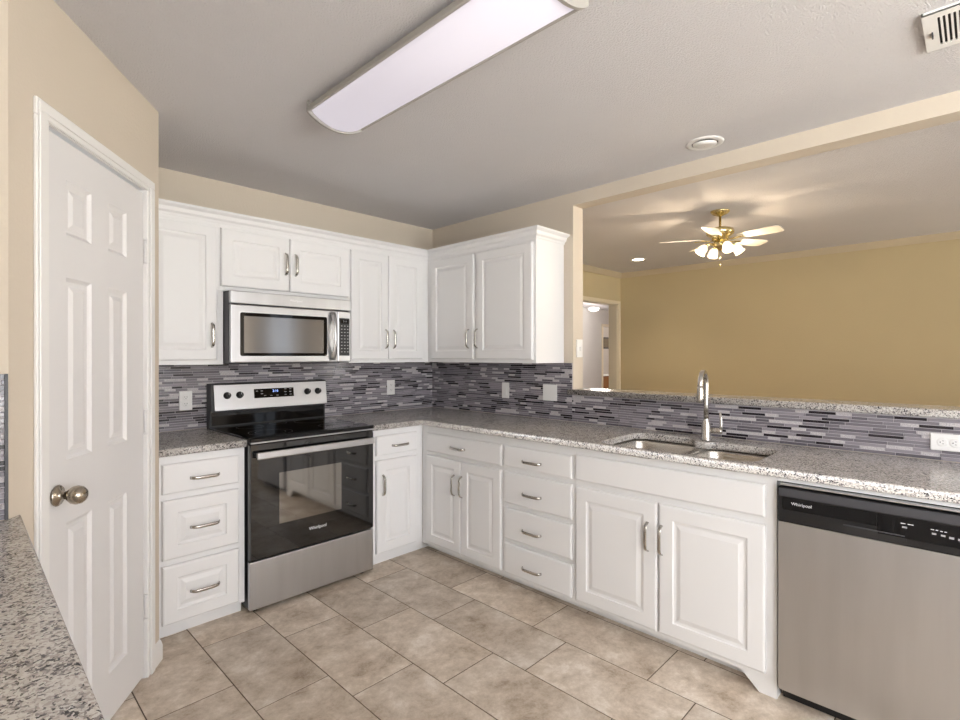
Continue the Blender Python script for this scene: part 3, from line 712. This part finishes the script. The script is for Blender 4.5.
for i in range(0, 13):
    t = PI - PI*i/12; pts.append((fx+dx*(R_+R_*math.cos(t)), fy_+dy*(R_+R_*math.cos(t)), zc+R_*1.02*math.sin(t)))
pts.append((fx+dx*2*R_, fy_+dy*2*R_, 1.19)); tube(bm, pts,   .0128, 16, up=(dy, -dx, 0)); T.part('spout', bm, M_FAUC, smooth=True)
bm = NB(); lathe(bm, [(.0125, 0), (.015, -.012), (.0165, -.06), (.0165, -.078), (.013, -.082)], (fx+dx*2*R_, fy_+dy*2*R_, 1.200), (0, 0, 1), 24); T.part('spray_head', bm, M_FAUC)
bm = NB(); lathe(bm, [(.0145, 0), (.0145, .052), (.012, .060)], (fx+.004, fy_-.015, .967), (.18, -1, 0), 20); lv = T.part('lever_hub', bm, M_FAUC)
bm = NB(); tube(bm, [(fx+.012, fy_-.066, .958), (fx+.012, fy_-.069, .99), (fx+.013, fy_-.068, 1.03), (fx+.015, fy_-.064, 1.062)], [.0085, .0075, .0065, .006], 12, .6, (1, 0, 0)); T.part('lever', bm, M_FAUC, lv, True)

# ------------------------------------------------------------------ wall plates
def outlet(label, fr, s, z, kind='duplex', w=.070, h=.115, horiz=False, y=-.008, gang=1, group=None):
    T = Thing('outlet' if kind == 'duplex' else 'switch_plate', label, 'outlet' if kind == 'duplex' else 'wall plate', (s, y, z), fr, group)
    if horiz: w, h = h, w
    T.part('plate', B(s-w/2, s+w/2, y-.006, y, z-h/2, z+h/2, .003, 2), M_PLATE)
    if kind == 'duplex':
        for k in (-1, 1):
            cx, cz = (s+k*.0195, z) if horiz else (s, z+k*.0195)
            bm = NB(); lathe(bm, [(.0165, 0), (.0165, .0015), (.0150, .002)], (cx, y-.006, cz), (0, -1, 0), 20); so = T.part('socket', bm, M_PLATE)
            bm = NB()
            for d in (-.006, .006):
                if horiz: box(bm, cx-.001, cx+.004, y-.0086, y-.0075, cz+d-.001, cz+d+.001)
                else: box(bm, cx+d-.001, cx+d+.001, y-.0086, y-.0075, cz-.001, cz+.006)
            lathe(bm, [(.0022, 0), (.0022, .001)], (cx-.007, y-.0076, cz) if horiz else (cx, y-.0076, cz-.007), (0, -1, 0), 8); T.part('slot', bm, M_SLOT, so)
    elif kind == 'rocker':
        for k in range(gang):
            cx = s+(k-(gang-1)/2)*.046; T.part('rocker', B(cx-.016, cx+.016, y-.009, y-.005, z-.033, z+.033, .002), M_PLATE)
    return T
outlet('white duplex outlet on the mosaic wall left of the stove', WORLD, -1.914, 1.087)
outlet('white duplex outlet on the mosaic wall between the stove and the room corner', WORLD, -.443, 1.100, w=.075)
outlet('narrow white rocker switch plate on the sink-wall mosaic nearest the room corner', RUNB, .846, 1.095, 'rocker')
outlet('square blank white double plate on the mosaic below the right end of the upper cabinet', RUNB, 1.252, 1.098, 'blank', w=.118, h=.112)
outlet('horizontal white duplex outlet on the mosaic at the right photo edge above the dishwasher', RUNB, 3.274, .992, horiz=True)
# plate on the end of the sink wall, facing the opening (toward -y)
T = Thing('switch_plate', 'small white switch plate on the narrow wall end beside the pass-through opening', 'wall plate', (.072, -1.434, 1.40))
T.part('plate', B(.034, .104, -1.441, -1.434, 1.340, 1.460, .003, 2), M_PLATE); T.part('toggle', B(.063, .075, -1.450, -1.440, 1.385, 1.412, .002), M_PLATE)
for z in (1.358, 1.442):
    bm = NB(); lathe(bm, [(.0035, 0), (.0035, .0012)], (.069, -1.441, z), (0, -1, 0), 10); T.part('screw', bm, M_TXT)

# ------------------------------------------------------------------ ceiling things
T = Thing('fluorescent_light', 'long white wraparound fluorescent light fixture on the kitchen ceiling', 'ceiling light', (-1.686, -1.93, H))
x0, x1, y0, y1 = -1.822, -1.552, -2.530, -1.328
bm = NB(); n = 18; rows_ = []
for y in (y0+.012, y1-.012):
    rows_.append([bm.verts.new((x0+.012+(x1-x0-.024)*i/n, y, 2.392-.047*math.sin(PI*i/n)**.75)) for i in range(n+1)])
for i in range(n): f = bm.faces.new((rows_[0][i], rows_[0][i+1], rows_[1][i+1], rows_[1][i])); f.smooth = True
for r in rows_: bm.faces.new(r)
bmesh.ops.recalc_face_normals(bm, faces=bm.faces); T.part('lens', bm, M_LENS, label='glowing white curved acrylic lens')
bm = NB(); box(bm, x0, x0+.012, y0, y1, 2.386, 2.404, .003); box(bm, x1-.012, x1, y0, y1, 2.386, 2.404, .003); box(bm, x0+.004, x1-.004, y0+.01, y1-.01, 2.402, 2.412); box(bm, x0+.022, x1-.022, y0+.01, y1-.01, 2.41, H-.001)
T.part('housing', bm, M_FIXT)
for y in (y0, y1):
    bm = NB(); top = [bm.verts.new((x0+(x1-x0)*i/n, y-.006, H-.002)) for i in range(n+1)]; bot = [bm.verts.new((x0+(x1-x0)*i/n, y-.006, 2.386-.046*math.sin(PI*i/n)**.75)) for i in range(n+1)]
    for i in range(n): bm.faces.new((top[i], top[i+1], bot[i+1], bot[i]))
    r = bmesh.ops.extrude_face_region(bm, geom=list(bm.faces)); bmesh.ops.translate(bm, verts=[v for v in r['geom'] if isinstance(v, bmesh.types.BMVert)], vec=(0, .012, 0))
    bmesh.ops.recalc_face_normals(bm, faces=bm.faces); T.part('end_cap', bm, M_FIXT)
T = Thing('recessed_light', 'round unlit recessed eyeball light in the kitchen ceiling above the opening', 'ceiling light', (-.196, -2.362, H))
bm = NB(); lathe(bm, [(.062, .001), (.064, -.006), (.082, -.005), (.090, -.001), (.090, .001)], (-.196, -2.362, H), (0, 0, 1), 40, cap=False); T.part('trim_ring', bm, M_TRIM, smooth=True)
bm = NB(); lathe(bm, [(.061, 0), (.061, .002)], (-.196, -2.362, H-.0015), (0, 0, 1), 32); T.part('gap', bm, M_SLOT)
bm = NB(); lathe(bm, [(.0575, -.001), (.057, .005), (.053, .010), (.045, .013), (.030, .014), (.001, .0145)], (-.196, -2.362, H-.002), (.10, .08, -1), 32, cap=False); T.part('eyeball', bm, M_TRIM, smooth=True)
T = Thing('air_vent', 'white slotted air register on the ceiling at the top right photo corner', 'air vent', (-.59, -3.43, H))
x0, x1, y0, y1 = -.722, -.464, -3.645, -3.232
T.part('backing', B(x0+.02, x1-.02, y0+.02, y1-.02, H-.003, H-.001), M_SLOT)
ys = []; y = y1-.036
while y > y0+.05: ys.append(y); y -= .0125
slots = [fillet([(x0+.030, q-.0065), (x1-.030, q-.0065), (x1-.030, q), (x0+.030, q)], [.003]*4, 3) for q in ys]
T.part('face_plate', plate_bm([[(x0, y0), (x1, y0), (x1, y1), (x0, y1)]]+slots, H-.014, H-.008), M_TRIM)
bm = NB()
for q in ((x0, x0+.004, y0, y1), (x1-.004, x1, y0, y1), (x0, x1, y0, y0+.004), (x0, x1, y1-.004, y1)): box(bm, *q, H-.012, H-.0005)
T.part('rim', bm, M_TRIM); T.part('damper_lever', B(-.605, -.570, y1-.022, y1-.018, H-.022, H-.013), M_DGREY)

# living room can light
T = Thing('recessed_light', 'small lit recessed downlight in the living room ceiling near the far corner', 'ceiling light', (2.49, -.62, H))
bm = NB(); lathe(bm, [(.062, -.001), (.064, -.006), (.085, -.004), (.09, .001)], (2.49, -.62, H), (0, 0, 1), 32, cap=False); T.part('trim_ring', bm, M_TRIM, smooth=True)
bm = NB(); lathe(bm, [(.061, 0), (.061, .004)], (2.49, -.62, H-.005), (0, 0, 1), 32); T.part('lamp', bm, M_CANL)
l = bpy.data.lights.new('can_spot', 'SPOT'); l.energy = 14; l.color = (1, .85, .66); l.spot_size = rad(110); l.spot_blend = .6; l.shadow_soft_size = .05
o = bpy.data.objects.new('can_spot', l); COL.objects.link(o); o.location = (2.49, -.62, H-.02)

# ------------------------------------------------------------------ ceiling fan
FX, FYY = 1.136, -1.973
T = Thing('ceiling_fan', 'polished brass ceiling fan with five white blades and four lit glass shades', 'ceiling fan', (FX, FYY, H))
bm = NB(); lathe(bm, [(.068, 0), (.066, -.008), (.052, -.022), (.030, -.032), (.014, -.038)], (FX, FYY, H-.0005), (0, 0, 1), 32); T.part('canopy', bm, M_BRASS)
bm = NB(); lathe(bm, [(.009, 0), (.009, -.09), (.016, -.094), (.018, -.105)], (FX, FYY, H-.035), (0, 0, 1), 16); T.part('downrod', bm, M_BRASS)
bm = NB(); lathe(bm, [(.025, .015), (.06, .008), (.092, -.004), (.098, -.02), (.095, -.038), (.075, -.052), (.06, -.06), (.055, -.085), (.03, -.09)], (FX, FYY, 2.297), (0, 0, 1), 40); T.part('motor_housing', bm, M_BRASS)
def blade_bm(rot):
    bm = NB(); r0, r1 = .135, .43; outl = [(r0, -.034), (r0+.05, -.044), (r1-.06, -.056), (r1-.012, -.050), (r1, -.036), (r1, .036), (r1-.012, .050), (r1-.06, .056), (r0+.05, .044), (r0, .034)]
    a = [bm.verts.new((x, y, .0025)) for x, y in outl]; b_ = [bm.verts.new((x, y, -.0025)) for x, y in outl]; n = len(outl)
    bm.faces.new(a); bm.faces.new(list(reversed(b_)))
    for k in range(n): bm.faces.new((a[k], b_[k], b_[(k+1) % n], a[(k+1) % n]))
    bmesh.ops.transform(bm, matrix=Matrix.Rotation(rad(-12), 4, 'X'), verts=bm.verts)
    return bm
for k in range(5):
    rot = rad(-98+72*k); M = Matrix.Translation((FX, FYY, 2.222)) @ Matrix.Rotation(rot, 4, 'Z')
    bm = blade_bm(rot); bmesh.ops.recalc_face_normals(bm, faces=bm.faces); bmesh.ops.transform(bm, matrix=M, verts=bm.verts); bl_ = T.part('blade', bm, M_BLADE)
    bm = NB(); tube(bm, [(.055, 0, -.010), (.09, .012, -.012), (.12, .016, -.008), (.175, .020, -.004)], [.009, .007, .007, .012], 8, .35); tube(bm, [(.055, 0, -.010), (.09, -.012, -.012), (.12, -.016, -.008), (.175, -.020, -.010)], [.009, .007, .007, .012], 8, .35)
    bmesh.ops.transform(bm, matrix=M, verts=bm.verts); T.part('blade_bracket', bm, M_BRASS, bl_, True)
bm = NB(); lathe(bm, [(.03, .03), (.045, .015), (.05, 0), (.045, -.018), (.02, -.034), (.012, -.045), (.004, -.05)], (FX, FYY, 2.185), (0, 0, 1), 28); T.part('light_kit', bm, M_BRASS)
vr = Vector((.32, -.947, 0)); vt = Vector((-.947, -.32, 0))   # right and toward the kitchen
for th in (158, 248, 338, 68):
    d = (vr*math.cos(rad(th)) + vt*math.sin(rad(th))).normalized(); c = Vector((FX, FYY, 2.182))
    p1 = c+d*.045; p2 = c+d*.080+Vector((0, 0, .006)); p3 = c+d*.105-Vector((0, 0, .008))
    bm = NB(); tube(bm, [p1, p2, p3], [.007, .007, .014], 10); ar = T.part('lamp_arm', bm, M_BRASS, smooth=True)
    ax = (d*.62-Vector((0, 0, .78))).normalized()
    bm = NB(); lathe(bm, [(.014, 0), (.022, .010), (.031, .025), (.034, .042), (.033, .054), (.040, .068), (.038, .069), (.031, .054), (.032, .042), (.029, .026), (.020, .011), (.012, .002)], p3, ax, 20, cap=False)
    T.part('lamp_shade', bm, M_SHADE, ar, True)
    l = bpy.data.lights.new('fan_bulb', 'POINT'); l.energy = 4.5; l.color = (1, .78, .52); l.shadow_soft_size = .012
    o = bpy.data.objects.new('fan_bulb', l); COL.objects.link(o); o.location = p3 + ax*.095
bm = NB(); tube(bm, [(FX, FYY, 2.14), (FX, FYY, 2.04)], .0012, 6); lathe(bm, [(.001, 0), (.005, -.008), (.005, -.018), (.001, -.024)], (FX, FYY, 2.04), (0, 0, 1), 10, cap=False); T.part('pull_chain', bm, M_BRASS)

# ------------------------------------------------------------------ seen through the hall doorway
T = Thing('dome_light', 'lit white dome ceiling light seen through the hall doorway', 'ceiling light', (7.08, 2.80, H))
bm = NB(); lathe(bm, [(.13, 0), (.13, -.02)], (7.08, 2.80, H-.001), (0, 0, 1), 32); T.part('base', bm, M_TRIM)
bm = NB(); lathe(bm, [(.125, -.02), (.12, -.045), (.095, -.075), (.05, -.09), (.001, -.095)], (7.08, 2.80, H), (0, 0, 1), 32, cap=False); T.part('glass_bowl', bm, M_DOME, smooth=True)
l = bpy.data.lights.new('hall_bulb', 'POINT'); l.energy = 60; l.color = (1, .93, .88); l.shadow_soft_size = .35
o = bpy.data.objects.new('hall_bulb', l); COL.objects.link(o); o.location = (6.2, 1.9, H-.35)
l = bpy.data.lights.new('bath_bulb', 'POINT'); l.energy = 35; l.color = (1, .9, .8); l.shadow_soft_size = .15
o = bpy.data.objects.new('bath_bulb', l); COL.objects.link(o); o.location = (9.6, 3.8, 2.2)
T = Thing('wood_cabinet', 'honey brown wooden cabinet glimpsed low through the two far doorways', 'cabinet', (10.5, 4.4, 0))
T.part('body', B(9.7, 11.28, 4.22, 4.595, 0, .775, .004), M_WOOD)
for k in range(3): T.part('door', B(9.74+k*.51, 10.22+k*.51, 4.202, 4.219, .10, .74, .004), M_WOOD)
T.part('top', B(9.69, 11.285, 4.195, 4.595, .776, .80, .004), M_TRIM)
T = Thing('framed_picture', 'small framed picture on the far wall above the brown cabinet, past the hall', 'picture', (10.9, 4.595, 1.56))
T.part('frame', B(10.45, 11.2, 4.575, 4.599, 1.56, 1.90, .003), M_DGREY); T.part('canvas', B(10.49, 11.16, 4.57, 4.576, 1.60, 1.86), M_PIC)
# ground outside the windows
struct('ground', B(-14, 14, -22, BACKY-.12, -.4, -.3), M_EXT)
